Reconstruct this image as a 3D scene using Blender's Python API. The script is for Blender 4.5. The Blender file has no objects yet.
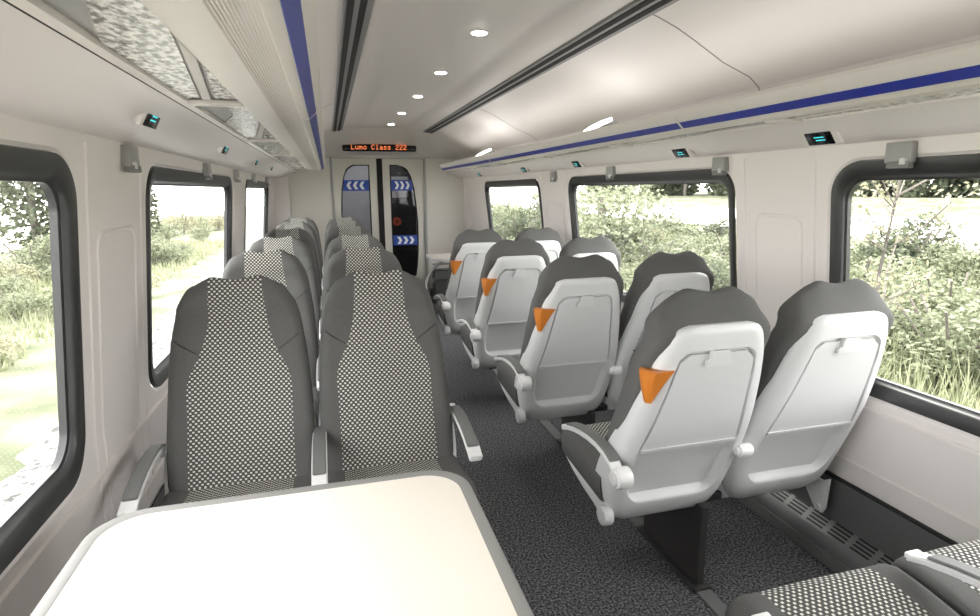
import bpy, bmesh, math, random
from mathutils import Vector, Matrix
from mathutils.geometry import delaunay_2d_cdt
random.seed(7)
C = bpy.context.scene.collection
H = 1.38                      # camera height above the carpet; the carpet is z = 0
PI = math.pi

# ------------------------------------------------------------------ materials
def srgb(r, g, b):
    f = lambda c: (c/255/12.92) if c/255 <= .04045 else ((c/255+.055)/1.055)**2.4
    return (f(r), f(g), f(b), 1)
def mat(name, col, rough=.5, metal=0.0, spec=.5, emit=None, estr=0.0):
    m = bpy.data.materials.new(name); m.use_nodes = True
    b = m.node_tree.nodes['Principled BSDF']
    b.inputs['Base Color'].default_value = col if len(col) == 4 else (*col, 1)
    b.inputs['Roughness'].default_value = rough; b.inputs['Metallic'].default_value = metal
    b.inputs['Specular IOR Level'].default_value = spec
    if emit:
        b.inputs['Emission Color'].default_value = (*emit, 1); b.inputs['Emission Strength'].default_value = estr
    return m
def nodes(m): return m.node_tree.nodes, m.node_tree.links
def noise_mat(name, c1, c2, scale, rough=.8, lo=.4, hi=.6, bump=0.0, detail=4, coord='Object', stretch=(1,1,1)):
    m = mat(name, c1, rough, spec=.25); N, L = nodes(m); b = N['Principled BSDF']
    tc = N.new('ShaderNodeTexCoord'); mp = N.new('ShaderNodeMapping'); mp.inputs['Scale'].default_value = stretch
    n = N.new('ShaderNodeTexNoise'); n.inputs['Scale'].default_value = scale; n.inputs['Detail'].default_value = detail
    r = N.new('ShaderNodeValToRGB'); r.color_ramp.elements[0].position = lo; r.color_ramp.elements[1].position = hi
    r.color_ramp.elements[0].color = (*c1[:3], 1); r.color_ramp.elements[1].color = (*c2[:3], 1)
    L.new(tc.outputs[coord], mp.inputs['Vector']); L.new(mp.outputs['Vector'], n.inputs['Vector'])
    L.new(n.outputs['Fac'], r.inputs['Fac']); L.new(r.outputs['Color'], b.inputs['Base Color'])
    if bump:
        bu = N.new('ShaderNodeBump'); bu.inputs['Strength'].default_value = bump; bu.inputs['Distance'].default_value = .01
        L.new(n.outputs['Fac'], bu.inputs['Height']); L.new(bu.outputs['Normal'], b.inputs['Normal'])
    return m
def dots_mat(name, base, dot, pitch):
    """woven moquette: pale dots in staggered rows, laid out in metres on the UV map"""
    m = mat(name, base, .9, spec=.2); N, L = nodes(m); b = N['Principled BSDF']
    uv = N.new('ShaderNodeUVMap'); uv.uv_map = 'UVMap'
    sep = N.new('ShaderNodeSeparateXYZ'); L.new(uv.outputs['UV'], sep.inputs[0])
    def M(op, a, b_=None):
        n = N.new('ShaderNodeMath'); n.operation = op
        for i, v in enumerate((a, b_)):
            if v is None: continue
            if isinstance(v, (int, float)): n.inputs[i].default_value = v
            else: L.new(v, n.inputs[i])
        return n.outputs[0]
    def lattice(off):
        fx = M('ABSOLUTE', M('SUBTRACT', M('FRACT', M('ADD', M('DIVIDE', sep.outputs[0], pitch), off)), .5))
        fy = M('ABSOLUTE', M('SUBTRACT', M('FRACT', M('ADD', M('DIVIDE', sep.outputs[1], pitch), off)), .5))
        return M('MULTIPLY', M('LESS_THAN', fx, .205), M('LESS_THAN', fy, .155))
    k = M('MAXIMUM', lattice(.0), lattice(.5))
    mix = N.new('ShaderNodeMix'); mix.data_type = 'RGBA'
    mix.inputs['A'].default_value = base; mix.inputs['B'].default_value = dot
    L.new(k, mix.inputs['Factor']); L.new(mix.outputs['Result'], b.inputs['Base Color'])
    return m

MT = {}
MT['white'] = mat('warm_white_panel', (.80, .755, .735), .38, spec=.4)
MT['ceil'] = mat('ceiling_panel', (.68, .645, .622), .42, spec=.4)
MT['endwall'] = mat('cream_end_wall', (.72, .69, .63), .45)
MT['door'] = mat('cream_door_leaf', (.70, .675, .61), .4)
MT['shell'] = mat('light_grey_shell', (.62, .625, .625), .36, spec=.45)
MT['tray'] = noise_mat('tray_grey', (.56,.565,.565), (.62,.625,.625), 900, .5, .3, .7)
MT['fabric'] = noise_mat('charcoal_fabric', (.088,.087,.085), (.125,.123,.120), 700, .95, .35, .65, bump=.15)
MT['dots'] = dots_mat('dotted_moquette', (.080,.079,.077,1), (.66,.66,.60,1), .0158)
MT['orange'] = mat('orange_plastic', (.58,.19,.028,1), .32)
MT['pad'] = mat('grey_arm_pad', (.16,.162,.16), .6)
MT['silver'] = mat('white_arm', (.74,.74,.74), .3)
MT['dark'] = mat('dark_metal', (.028,.026,.026), .45)
MT['rubber'] = mat('window_rubber', (.030,.031,.032), .35)
MT['skirt'] = mat('dark_grey_skirt', (.11,.112,.112), .5)
MT['slot'] = mat('slot_black', (.008,.008,.008), .8)
MT['strip'] = mat('grey_strip', (.22,.22,.218), .5)
MT['greyplast'] = mat('mid_grey_plastic', (.36,.36,.355), .4)
MT['blue'] = mat('blue_stripe', (.025,.042,.36,1), .35)
MT['black'] = mat('black_screen', (.006,.006,.007), .15)
MT['track'] = mat('floor_rail_grey', (.14,.14,.14), .55)
MT['tabletop'] = mat('cream_table_laminate', (.84,.78,.70), .35)
MT['endtop'] = mat('end_table_top', (.34,.31,.285), .5)
MT['tableedge'] = mat('table_edge_grey', (.24,.235,.225), .5)
MT['cyan'] = mat('cyan_display_text', (.0,.3,.33), .5, emit=(.1,.85,.9), estr=.45)
MT['led'] = mat('orange_display_text', (.3,.05,.0), .5, emit=(1,.24,.08), estr=.6)
MT['lamp'] = mat('lamp_lens', (1,1,1), .4, emit=(1,.97,.92), estr=7)
MT['lens'] = mat('uplight_lens', (1,1,1), .4, emit=(1,.98,.95), estr=2.2)
MT['arrow'] = mat('sticker_white', (.85,.88,.95), .4)
MT['vestgrey'] = mat('vestibule_grey', (.48,.475,.48), .4)
MT['chev'] = mat('sticker_blue', (.012,.07,.42,1), .4)
MT['red'] = mat('red_orange_disc', srgb(214,96,62), .4)
MT['carpet'] = noise_mat('speckled_carpet', (.032,.032,.035), (.20,.20,.21), 120, .95, .42, .66, bump=.5, detail=3)
MT['wallgrey'] = mat('seam_shadow_gap', (.30,.285,.27), .6)

def glass_mat(name, tint=(1,1,1), refl=1.0):
    m = bpy.data.materials.new(name); m.use_nodes = True; N, L = nodes(m)
    N.remove(N['Principled BSDF'])
    t = N.new('ShaderNodeBsdfTransparent'); t.inputs[0].default_value = (*tint, 1)
    g = N.new('ShaderNodeBsdfGlossy'); g.inputs['Roughness'].default_value = .02
    f = N.new('ShaderNodeFresnel'); f.inputs[0].default_value = 1.3
    x = N.new('ShaderNodeMixShader'); mu = N.new('ShaderNodeMath'); mu.operation = 'MULTIPLY'; mu.inputs[1].default_value = refl
    L.new(f.outputs[0], mu.inputs[0]); L.new(mu.outputs[0], x.inputs[0]); L.new(t.outputs[0], x.inputs[1]); L.new(g.outputs[0], x.inputs[2])
    L.new(x.outputs[0], N['Material Output'].inputs[0]); return m
MT['glass'] = glass_mat('window_glass', (.97,.98,.975), .10)
MT['smoke'] = glass_mat('tinted_door_glass', (.62,.63,.66), 1.0)
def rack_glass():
    m = mat('rack_glass_painted_reflection', (.5,.5,.5), .25); N, L = nodes(m); b = N['Principled BSDF']  # opaque glass; speckle in the base colour paints the ballast reflected from outside
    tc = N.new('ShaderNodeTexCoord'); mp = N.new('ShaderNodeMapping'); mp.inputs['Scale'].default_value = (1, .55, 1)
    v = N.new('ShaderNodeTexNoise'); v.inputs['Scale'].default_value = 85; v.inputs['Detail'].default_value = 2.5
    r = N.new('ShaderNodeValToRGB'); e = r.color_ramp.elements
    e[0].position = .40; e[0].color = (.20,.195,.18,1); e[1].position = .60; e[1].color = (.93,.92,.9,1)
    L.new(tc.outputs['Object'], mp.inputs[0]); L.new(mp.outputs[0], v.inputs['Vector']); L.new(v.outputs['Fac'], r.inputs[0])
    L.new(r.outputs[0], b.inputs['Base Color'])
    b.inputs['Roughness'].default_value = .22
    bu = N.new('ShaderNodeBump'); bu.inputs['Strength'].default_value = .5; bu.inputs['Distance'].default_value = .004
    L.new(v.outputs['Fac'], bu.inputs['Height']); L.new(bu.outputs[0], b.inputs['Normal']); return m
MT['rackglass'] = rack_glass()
def leaf_mat(name, c1, c2):
    m = bpy.data.materials.new(name); m.use_nodes = True; N, L = nodes(m); N.remove(N['Principled BSDF'])
    tc = N.new('ShaderNodeTexCoord'); n = N.new('ShaderNodeTexNoise'); n.inputs['Scale'].default_value = 7.0; n.inputs['Detail'].default_value = 3
    r = N.new('ShaderNodeValToRGB'); r.color_ramp.elements[0].position = .35; r.color_ramp.elements[1].position = .68
    r.color_ramp.elements[0].color = (*c1, 1); r.color_ramp.elements[1].color = (*c2, 1)
    d = N.new('ShaderNodeBsdfDiffuse'); t = N.new('ShaderNodeBsdfTranslucent'); x = N.new('ShaderNodeMixShader'); x.inputs[0].default_value = .4
    L.new(tc.outputs['Object'], n.inputs['Vector']); L.new(n.outputs['Fac'], r.inputs[0])
    L.new(r.outputs[0], d.inputs[0]); L.new(r.outputs[0], t.inputs[0]); L.new(d.outputs[0], x.inputs[1]); L.new(t.outputs[0], x.inputs[2])
    L.new(x.outputs[0], N['Material Output'].inputs[0]); return m
MT['leaf'] = leaf_mat('shrub_leaves', (.085,.10,.06), (.40,.425,.30))
MT['leafdark'] = leaf_mat('tree_leaves', (.05,.06,.045), (.20,.22,.15))
MT['leafdry'] = leaf_mat('pale_shrub_leaves', (.15,.15,.09), (.48,.46,.34))
MT['grassblade'] = leaf_mat('grass_blades', (.18,.20,.11), (.44,.45,.31))
MT['bark'] = mat('bark', (.13,.115,.10), .9)
MT['ballast'] = noise_mat('ballast_stone', (.05,.049,.047), (.30,.295,.285), 9, .95, .38, .60, bump=.8, detail=6)
MT['field'] = noise_mat('dry_field', (.66,.65,.58), (.80,.79,.74), .35, .95, .4, .6)
MT['meadow'] = noise_mat('meadow', (.075,.085,.05), (.20,.205,.135), 1.2, .95, .35, .65)

# ------------------------------------------------------------------ mesh helpers
def link(name, me, m, parent=None, smooth=True, autosmooth=None):
    o = bpy.data.objects.new(name, me); C.objects.link(o)
    if m is not None:
        for x in (m if isinstance(m, (list, tuple)) else [m]): me.materials.append(MT[x] if isinstance(x, str) else x)
    if smooth:
        for p in me.polygons: p.use_smooth = True
        if autosmooth: me.set_sharp_from_angle(angle=math.radians(autosmooth))
    if parent: o.parent = parent
    return o
def obj(name, bm, m, parent=None, smooth=True, sharp=35, uv=None):
    me = bpy.data.meshes.new(name)
    bmesh.ops.recalc_face_normals(bm, faces=bm.faces)
    if uv:
        lay = bm.loops.layers.uv.new('UVMap')
        for f in bm.faces:
            for l in f.loops: l[lay].uv = uv(l.vert.co)
    bm.to_mesh(me); bm.free()
    return link(name, me, m, parent, smooth, sharp)
def tag(o, label, cat, group=None, kind=None):
    o['label'] = label; o['category'] = cat
    if group: o['group'] = group
    if kind: o['kind'] = kind
    return o
def empty(name, loc, rz=0):
    o = bpy.data.objects.new(name, None); o.empty_display_size = .1; C.objects.link(o)
    o.location = loc; o.rotation_euler = (0, 0, rz); return o
def structure(o): o['kind'] = 'structure'; return o
def copy_tree(o, parent=None):
    c = o.copy(); C.objects.link(c); c.parent = parent
    for ch in list(o.children): copy_tree(ch, c)
    return c
def box(bm, c, s, bev=0.0, seg=2, rot=None):
    r = bmesh.ops.create_cube(bm, size=1.0); vs = r['verts']
    bmesh.ops.scale(bm, vec=s, verts=vs)
    if bev:
        es = list({e for v in vs for e in v.link_edges})
        r2 = bmesh.ops.bevel(bm, geom=es, offset=bev, segments=seg, profile=.5, affect='EDGES'); 
        vs = list({v for f in r2['faces'] for v in f.verts} | {v for v in vs if v.is_valid})
    if rot is not None: bmesh.ops.rotate(bm, cent=(0,0,0), matrix=rot, verts=vs)
    bmesh.ops.translate(bm, vec=c, verts=vs); return vs
def cyl(bm, c, r, d, axis='Z', n=24, r2=None, bev=0.0):
    rr = bmesh.ops.create_cone(bm, cap_ends=True, segments=n, radius1=r, radius2=r if r2 is None else r2, depth=d); vs = rr['verts']
    if bev:
        es = [e for e in {e for v in vs for e in v.link_edges} if any(len(f.verts) > 4 for f in e.link_faces)]
        r3 = bmesh.ops.bevel(bm, geom=es, offset=bev, segments=2, profile=.5, affect='EDGES')
        vs = list({v for f in r3['faces'] for v in f.verts} | {v for v in vs if v.is_valid})
    M = {'X': Matrix.Rotation(PI/2, 3, 'Y'), 'Y': Matrix.Rotation(PI/2, 3, 'X'), 'Z': Matrix.Identity(3)}[axis]
    bmesh.ops.rotate(bm, cent=(0,0,0), matrix=M, verts=vs); bmesh.ops.translate(bm, vec=c, verts=vs); return vs
def loft(bm, rings, close=True, cap0=True, cap1=True):
    R = [[bm.verts.new(p) for p in r] for r in rings]; n = len(R[0]); F = []
    for a, b in zip(R, R[1:]):
        row = []
        for i in range(n if close else n-1):
            j = (i+1) % n
            try: row.append(bm.faces.new((a[i], a[j], b[j], b[i])))
            except ValueError: row.append(None)
        F.append(row)
    if close and cap0: bm.faces.new(list(reversed(R[0])))
    if close and cap1: bm.faces.new(R[-1])
    return R, F
def prism(bm, poly, y0, y1):
    """polygon of (x, z) pushed along the coach from y0 to y1"""
    return loft(bm, [[(x, y, z) for x, z in poly] for y in (y0, y1)])
def rrect(x0, x1, z0, z1, r, n=8):
    pts = []
    for cx, cz, a0 in ((x1-r, z1-r, 0), (x0+r, z1-r, 90), (x0+r, z0+r, 180), (x1-r, z0+r, 270)):
        for k in range(n+1):
            a = math.radians(a0 + 90*k/n); pts.append((cx + r*math.cos(a), cz + r*math.sin(a)))
    return pts
def lerp(v, xs, ys):
    if v <= xs[0]: return ys[0]
    for a, b, c, d in zip(xs, xs[1:], ys, ys[1:]):
        if v <= b: return c + (d-c)*(v-a)/(b-a)
    return ys[-1]
def smooth_tab(v, xs, ys):
    """Catmull-Rom through a table"""
    if v <= xs[0]: return ys[0]
    if v >= xs[-1]: return ys[-1]
    i = max(k for k in range(len(xs)-1) if xs[k] <= v)
    def tan(k):
        if k == 0: return (ys[1]-ys[0])/(xs[1]-xs[0])
        if k == len(xs)-1: return (ys[-1]-ys[-2])/(xs[-1]-xs[-2])
        return (ys[k+1]-ys[k-1])/(xs[k+1]-xs[k-1])
    h = xs[i+1]-xs[i]; t = (v-xs[i])/h
    return (2*t**3-3*t*t+1)*ys[i]+(t**3-2*t*t+t)*h*tan(i)+(-2*t**3+3*t*t)*ys[i+1]+(t**3-t*t)*h*tan(i+1)
def sst(a, b, v):
    t = min(1, max(0, (v-a)/(b-a))); return t*t*(3-2*t)
def tube(bm, path, r, n=10):
    P = [Vector(p) for p in path]; rings = []
    for i, p in enumerate(P):
        t = (P[min(i+1, len(P)-1)] - P[max(i-1, 0)]).normalized()
        u = t.cross(Vector((0,0,1)));  u = u if u.length > .05 else t.cross(Vector((1,0,0)))
        u.normalize(); w = t.cross(u)
        rings.append([tuple(p + r*(math.cos(2*PI*k/n)*u + math.sin(2*PI*k/n)*w)) for k in range(n)])
    loft(bm, rings)

# ------------------------------------------------------------------ camera
cam = bpy.data.cameras.new('camera'); cam.sensor_width = 36; cam.lens = 569.3/980*36; cam.clip_start = .05; cam.clip_end = 600
co = bpy.data.objects.new('camera', cam); C.objects.link(co)
r_, u_, f_ = Vector((.96289,-.26983,-.005874)), Vector((.060468,.194468,.979043)), Vector((.263033,.943066,-.203567))
M3 = Matrix((r_, u_, -f_)).transposed(); co.matrix_world = Matrix.Translation((0,0,H)) @ M3.to_4x4()
bpy.context.scene.camera = co

# ------------------------------------------------------------------ coach shell
Y0, YE = -2.6, 7.3
ZW = [0, .73, 1.53]                                  # wall profile: straight, then leaning in
XR = lambda z: lerp(z, ZW, [1.80, 1.78, 1.685])
XL = lambda z: lerp(z, ZW, [-.665, -.645, -.565])
ZTOP = 1.53
WIN_R = [(-2.42, -.70), (-.15, 1.625), (2.165, 3.93), (4.56, 6.27)]
WIN_L = [(-2.42, -.70), (-.15, 1.585), (2.19, 3.95), (4.62, 6.30)]
WZ0, WZ1, WR = .682, 1.452, .10
def wall_side(name, XF, s):
    """side wall with rounded window openings; s = +1 right, -1 left (outward)"""
    pts, edges, loops = [], [], []; WIN = WIN_R if s > 0 else WIN_L
    def add(loop):
        k = len(pts); pts.extend(loop); edges.extend([(k+i, k+(i+1) % len(loop)) for i in range(len(loop))])
    ys = [Y0 + (YE-Y0)*i/60 for i in range(61)]
    add([(Y0, 0), (YE, 0), (YE, ZTOP), (Y0, ZTOP)])
    for y0, y1 in WIN: add(rrect(y0-.03, y1+.03, WZ0-.03, WZ1+.025, WR+.03, 10))
    for y in ys[1:-1]:
        for z in (.2, .35, .5, .66, .73, .9, 1.1, 1.3, 1.45, 1.5):
            if not any(a-.05 < y < b+.05 and WZ0-.06 < z < WZ1+.06 for a, b in WIN): pts.append((y, z))
    V, Ed, Fa, *_ = delaunay_2d_cdt([Vector(p) for p in pts], edges, [], 0, 1e-5)
    def inside(p):
        for y0, y1 in WIN:
            r = WR+.03; a, b, c, d = y0-.03, y1+.03, WZ0-.03, WZ1+.025
            if a < p.x < b and c < p.y < d:
                dx = max(a+r-p.x, p.x-(b-r), 0); dy = max(c+r-p.y, p.y-(d-r), 0)
                if dx*dx+dy*dy < r*r*1.0005: return True
        return False
    bm = bmesh.new(); vs = [bm.verts.new((XF(v.y), v.x, v.y)) for v in V]
    for f in Fa:
        c = sum((V[i] for i in f), Vector((0,0)))/len(f)
        if not inside(c): bm.faces.new([vs[i] for i in f])
    # white bevelled reveals round every opening
    for y0, y1 in WIN:
        A = rrect(y0-.03, y1+.03, WZ0-.03, WZ1+.025, WR+.03, 10); B = rrect(y0-.012, y1+.012, WZ0-.012, WZ1+.012, WR+.012, 10)
        loft(bm, [[(XF(z), y, z) for y, z in A], [(XF(z)+s*.012, y, z) for y, z in B], [(XF(z)+s*.036, y, z) for y, z in B]], True, False, False)
    # raised pressed panels on the pillars, ledge below the windows
    for (a, b), (c, d) in zip(WIN, WIN[1:]):
        m0, m1 = b+.14, c-.14
        if m1-m0 > .1:
            for z0, z1, k in ((.25, 1.28, 0), ):
                def dense(L):
                    o_ = []
                    for (ya, za), (yb_, zb) in zip(L, L[1:]+L[:1]):
                        k_ = max(1, int(abs(zb-za)/.06)); o_ += [(ya+(yb_-ya)*q/k_, za+(zb-za)*q/k_) for q in range(k_)]
                    return o_
                A = dense(rrect(m0, m1, z0, z1, .05, 6))
                cy = (m0+m1)/2; cz = (z0+z1)/2
                def off(k_, d): return [(XF(z)-s*d, cy+(y-cy)*(1-k_/((m1-m0)/2)), cz+(z-cz)*(1-k_/((z1-z0)/2))) for y, z in A]
                loft(bm, [off(0, -.001), off(.004, .0035), off(.010, .0035), off(.014, -.001)], True, False, False)
        for y in (b+.085, c-.085):
            loft(bm, [[(XF(z)+dx*s, y+dy, z) for dx, dy in ((.002,-.006),(-.004,0),(.002,.006))] for z in (.40, .73, 1.0, 1.3, 1.5)], True)
    for z, h in ((.615, .022), (.395, .012)):
        loft(bm, [[(XF(z)+s*.004, y, z-h/2), (XF(z)-s*.008, y, z-h/4), (XF(z)-s*.008, y, z+h/4), (XF(z)+s*.004, y, z+h/2)] for y in (Y0, YE)], True)
    o = structure(obj(name, bm, 'white', sharp=25))
    return o
wall_side('wall_right', XR, 1); wall_side('wall_left', XL, -1)
n_w = 0
for XF, s, side in ((XR, 1, 'right'), (XL, -1, 'left')):
    for y0, y1 in (WIN_R if s > 0 else WIN_L):
        n_w += 1
        w = structure(empty('window_%d' % n_w, (XF(WZ0), (y0+y1)/2, WZ0)))
        ox, oy, oz = w.location
        def ring(y, z, r, d): return [(XF(zz)+s*d-ox, yy-oy, zz-oz) for yy, zz in rrect(y0+y, y1-y, WZ0+z, WZ1-z, r, 10)]
        bm = bmesh.new()
        loft(bm, [ring(-.016,-.016,WR+.016,.006), ring(-.012,-.012,WR+.012,-.006), ring(0,0,WR,-.006), ring(.020,.030,.085,-.002),
                  ring(.026,.038,.08,.004), ring(.028,.042,.075,.014), ring(.036,.050,.07,.017), ring(.036,.050,.07,.034)], True, False, False)
        obj('window_frame', bm, 'rubber', w, sharp=50)
        bm = bmesh.new(); loft(bm, [ring(.033,.047,.07,.022), ring(.033,.047,.07,.028)])
        obj('window_pane', bm, 'glass', w, smooth=False)

bm = bmesh.new(); bmesh.ops.create_grid(bm, x_segments=4, y_segments=16, size=.5)
for v in bm.verts: v.co = Vector((.575 + v.co.x*2.6, (Y0+YE)/2 + v.co.y*(YE-Y0), 0))
structure(obj('floor', bm, 'carpet', smooth=False))

# cove between the side wall and the luggage rack (carries the seat displays)
COVE_R = [(1.692, 1.522), (1.668, 1.524), (1.635, 1.529), (1.605, 1.540), (1.57, 1.560), (1.53, 1.580), (1.495, 1.590), (1.468, 1.595)]
COVE_L = [(-.572, 1.520), (-.555, 1.522), (-.52, 1.527), (-.47, 1.540), (-.43, 1.557), (-.38, 1.580), (-.35, 1.588), (-.322, 1.592)]
for nm, P in (('trim_1', COVE_R), ('trim_2', COVE_L)):
    bm = bmesh.new(); loft(bm, [[(x, y, z) for x, z in P] + [(P[-1][0], y, P[-1][1]+.01), (P[0][0], y, P[-1][1]+.01)] for y in (Y0, YE)])
    structure(obj(nm, bm, 'white', sharp=40))

# ceiling: centre panel, shoulders, curved sides running down behind the racks
CEIL = [(-.455, 1.60), (-.45, 1.66), (-.43, 1.73), (-.40, 1.765), (-.25, 1.815), (-.12, 1.88), (-.02, 1.935), (.06, 1.966), (.10, 1.978),
        (.165, 1.986), (.25, 1.996), (.335, 2.003), (.355, 2.012), (.40, 2.014), (.60, 2.016), (.80, 2.014), (.845, 2.012), (.865, 2.003), (.95, 1.996), (1.035, 1.986),
        (1.10, 1.978), (1.14, 1.966), (1.22, 1.935), (1.30, 1.895), (1.42, 1.83), (1.54, 1.785), (1.585, 1.75), (1.605, 1.70), (1.61, 1.60)]
bm = bmesh.new()
loft(bm, [[(x, y, z) for x, z in CEIL] for y in (Y0, 0, 3, 6.25)], False)
ZH = 1.765
def bulk(t): return [(x, 6.25 + 1.05*t, z + (min(z, ZH)-z)*(t if t < .9 else 1)) for x, z in CEIL]
loft(bm, [bulk(0), bulk(.02), bulk(.3), bulk(.6), bulk(.88), bulk(.9), bulk(1)], False)
structure(obj('ceiling', bm, 'ceil', sharp=30))
# seams in the curved side panels
bm = bmesh.new()
for ys in (1.905, 4.3, -.5):
    for seg in (CEIL[20:], CEIL[:9]):
        loft(bm, [[(x, ys-.003, z-.0015), (x, ys+.003, z-.0015), (x, ys+.003, z+.01), (x, ys-.003, z+.01)] for x, z in seg])
structure(obj('trim_3', bm, 'wallgrey', smooth=False))

# end wall and door
HDR = 1.765
bm = bmesh.new()
def quadbox(bm, x0, x1, y0, y1, z0, z1): box(bm, ((x0+x1)/2, (y0+y1)/2, (z0+z1)/2), (x1-x0, y1-y0, z1-z0))
quadbox(bm, -.70, .075, YE, YE+.08, 0, 2.2); quadbox(bm, 1.185, 1.90, YE, YE+.08, 0, 2.2); quadbox(bm, .075, 1.185, YE, YE+.08, HDR+.01, 2.2)
structure(obj('wall_end', bm, 'endwall', smooth=False))
bm = bmesh.new()
quadbox(bm, -.70, -.43, 7.12, YE, 0, 1.60); quadbox(bm, 1.70, 1.82, 7.08, YE, 0, 1.60)
structure(obj('trim_4', bm, 'white', smooth=False))
bm = bmesh.new()
for x in (.060, 1.192): quadbox(bm, x-.014, x+.014, YE-.012, YE+.02, 0, HDR)
quadbox(bm, .05, 1.205, YE-.012, YE+.02, HDR-.004, HDR+.012)
structure(obj('trim_5', bm, 'greyplast', smooth=False))
bm = bmesh.new(); quadbox(bm, -.75, 1.95, Y0-.05, Y0, 0, 2.2); structure(obj('wall_back', bm, 'endwall', smooth=False))
bm = bmesh.new()
for x0, x1 in ((-.72, .04), (1.215, 1.86)): quadbox(bm, x0, x1, YE-.02, YE, 0, .12)
structure(obj('baseboard_end', bm, 'skirt', smooth=False))

def door_leaf(x0, x1, gx, nm, mirror):
    """one leaf: frame with a tapering window; gx(z) gives the outer glass edge"""
    d = structure(empty(nm, ((x0+x1)/2, YE+.03, 0))); ox = d.location.x
    zi = [.30, .40, .60, .80, 1.0, 1.2, 1.4, 1.55, 1.62, 1.655, 1.675]
    inn = (x1-.105) if not mirror else (x0+.105)
    out = [(gx(z), z) for z in zi]; innr = [(inn, z) for z in zi]
    loop = out + list(reversed(innr))                  # glass outline
    def grow(k):
        cx = sum(p[0] for p in loop)/len(loop); cz = 1.0
        return [(x + (k if x > cx else -k), z + (k if z > 1.6 else (-k if z < .35 else 0))) for x, z in loop]
    bm = bmesh.new()
    pts = [Vector(p) for p in ((x0, .01), (x1, .01), (x1, HDR-.004), (x0, HDR-.004))]; ed = [(0,1),(1,2),(2,3),(3,0)]
    g = grow(.012); k = len(pts); pts += [Vector(p) for p in g]; ed += [(k+i, k+(i+1) % len(g)) for i in range(len(g))]
    V, E_, Fa, *_ = delaunay_2d_cdt(pts, ed, [], 0, 1e-5)
    def ins(p):
        c = False; n = len(g)
        for i in range(n):
            (xa, za), (xb, zb) = g[i], g[(i+1) % n]
            if (za > p.y) != (zb > p.y) and p.x < (xb-xa)*(p.y-za)/(zb-za)+xa: c = not c
        return c
    vs = [bm.verts.new((v.x-ox, 0, v.y)) for v in V]
    for f in Fa:
        c = sum((V[i] for i in f), Vector((0,0)))/len(f)
        if not ins(c): bm.faces.new([vs[i] for i in f])
    r = bmesh.ops.extrude_face_region(bm, geom=bm.faces[:]); bmesh.ops.translate(bm, vec=(0,.03,0), verts=[e for e in r['geom'] if isinstance(e, bmesh.types.BMVert)])
    obj('door_panel', bm, 'door', d, smooth=False)
    bm = bmesh.new()
    loft(bm, [[(x-ox, y, z) for x, z in L] for L, y in ((g, .002), (g, -.006), (grow(.0), -.006), (grow(-.001), .02))], True, False, False)
    obj('window_seal', bm, 'slot', d, smooth=False)
    bm = bmesh.new(); loft(bm, [[(x-ox, y, z) for x, z in loop] for y in (.008, .012)]); obj('window_pane', bm, 'smoke', d, smooth=False)
    def sticker(z0, z1, dirn):
        bm = bmesh.new(); zc = (z0+z1)/2
        a, b = sorted((gx(zc), inn)); a += .002; b -= .002
        box(bm, ((a+b)/2-ox, .005, zc), (b-a, .002, z1-z0)); 
        s = obj('direction_sticker', bm, 'chev', d, smooth=False)
        bm = bmesh.new(); w = (b-a); hh = (z1-z0)*.36; t = w*.095
        for i in range(3):
            cx = (a+b)/2-ox + (i-1)*w*.25
            P = [(-.09*w, hh), (-.09*w+t*1.3, hh), (.06*w+t*.6, 0), (-.09*w+t*1.3, -hh), (-.09*w, -hh), (.06*w-t*.6, 0)]
            loft(bm, [[(cx + dirn*px, y, zc+pz) for px, pz in P] for y in (.0035, .0025)])
        obj('chevron_arrows', bm, 'arrow', s, smooth=False)
    if mirror: sticker(1.375, 1.505, 1); sticker(.69, .815, 1)
    else: sticker(1.375, 1.505, -1)
    return d
gl = lambda z: smooth_tab(z, [.3, .8, 1.2, 1.45, 1.58, 1.64, 1.675], [.135, .15, .17, .19, .225, .265, .33])
gr = lambda z: smooth_tab(z, [.3, .5, 1.0, 1.3, 1.5, 1.60, 1.65, 1.675], [1.04, 1.075, 1.085, 1.06, 1.03, .985, .93, .86])
door_leaf(.078, .607, gl, 'door_1', False); door_leaf(.667, 1.182, gr, 'door_2', True)
bm = bmesh.new(); quadbox(bm, .603, .671, YE+.012, YE+.075, .01, HDR); structure(obj('trim_6', bm, 'slot', smooth=False))
# vestibule behind the doors
bm = bmesh.new()
quadbox(bm, -.3, 1.6, 9.0, 9.05, 0, 2.2); quadbox(bm, -.35, -.3, YE+.08, 9.05, 0, 2.2); quadbox(bm, 1.6, 1.65, YE+.08, 9.05, 0, 2.2); quadbox(bm, -.35, 1.65, YE+.08, 9.05, 2.15, 2.2)
structure(obj('wall_vestibule', bm, 'vestgrey', smooth=False))
bm = bmesh.new(); quadbox(bm, -.35, 1.65, YE, 9.05, -.05, 0); structure(obj('floor_vestibule', bm, 'carpet', smooth=False))
cab = tag(empty('vestibule_cabinet', (1.02, 8.0, 0)), 'dark equipment cabinet seen through the right door glass', 'cabinet')
bm = bmesh.new(); box(bm, (0, .2, .95), (.50, .4, 1.9), .01); obj('body', bm, 'dark', cab, smooth=False)
bm = bmesh.new(); box(bm, (.20, -.006, 1.05), (.10, .012, 1.5), .004); obj('grey_panel', bm, 'greyplast', cab, smooth=False)
bm = bmesh.new(); box(bm, (-.06, -.006, 1.42), (.22, .012, .28), .004); obj('notice_panel', bm, 'vestgrey', cab, smooth=False)
bm = bmesh.new(); cyl(bm, (-.115, -.008, .955), .058, .016, 'Y'); rd = obj('round_sign', bm, 'red', cab)
bm = bmesh.new(); cyl(bm, (-.115, -.017, .955), .026, .004, 'Y'); obj('emblem', bm, mat('dull_sign', srgb(150,60,40), .5), rd)
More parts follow.
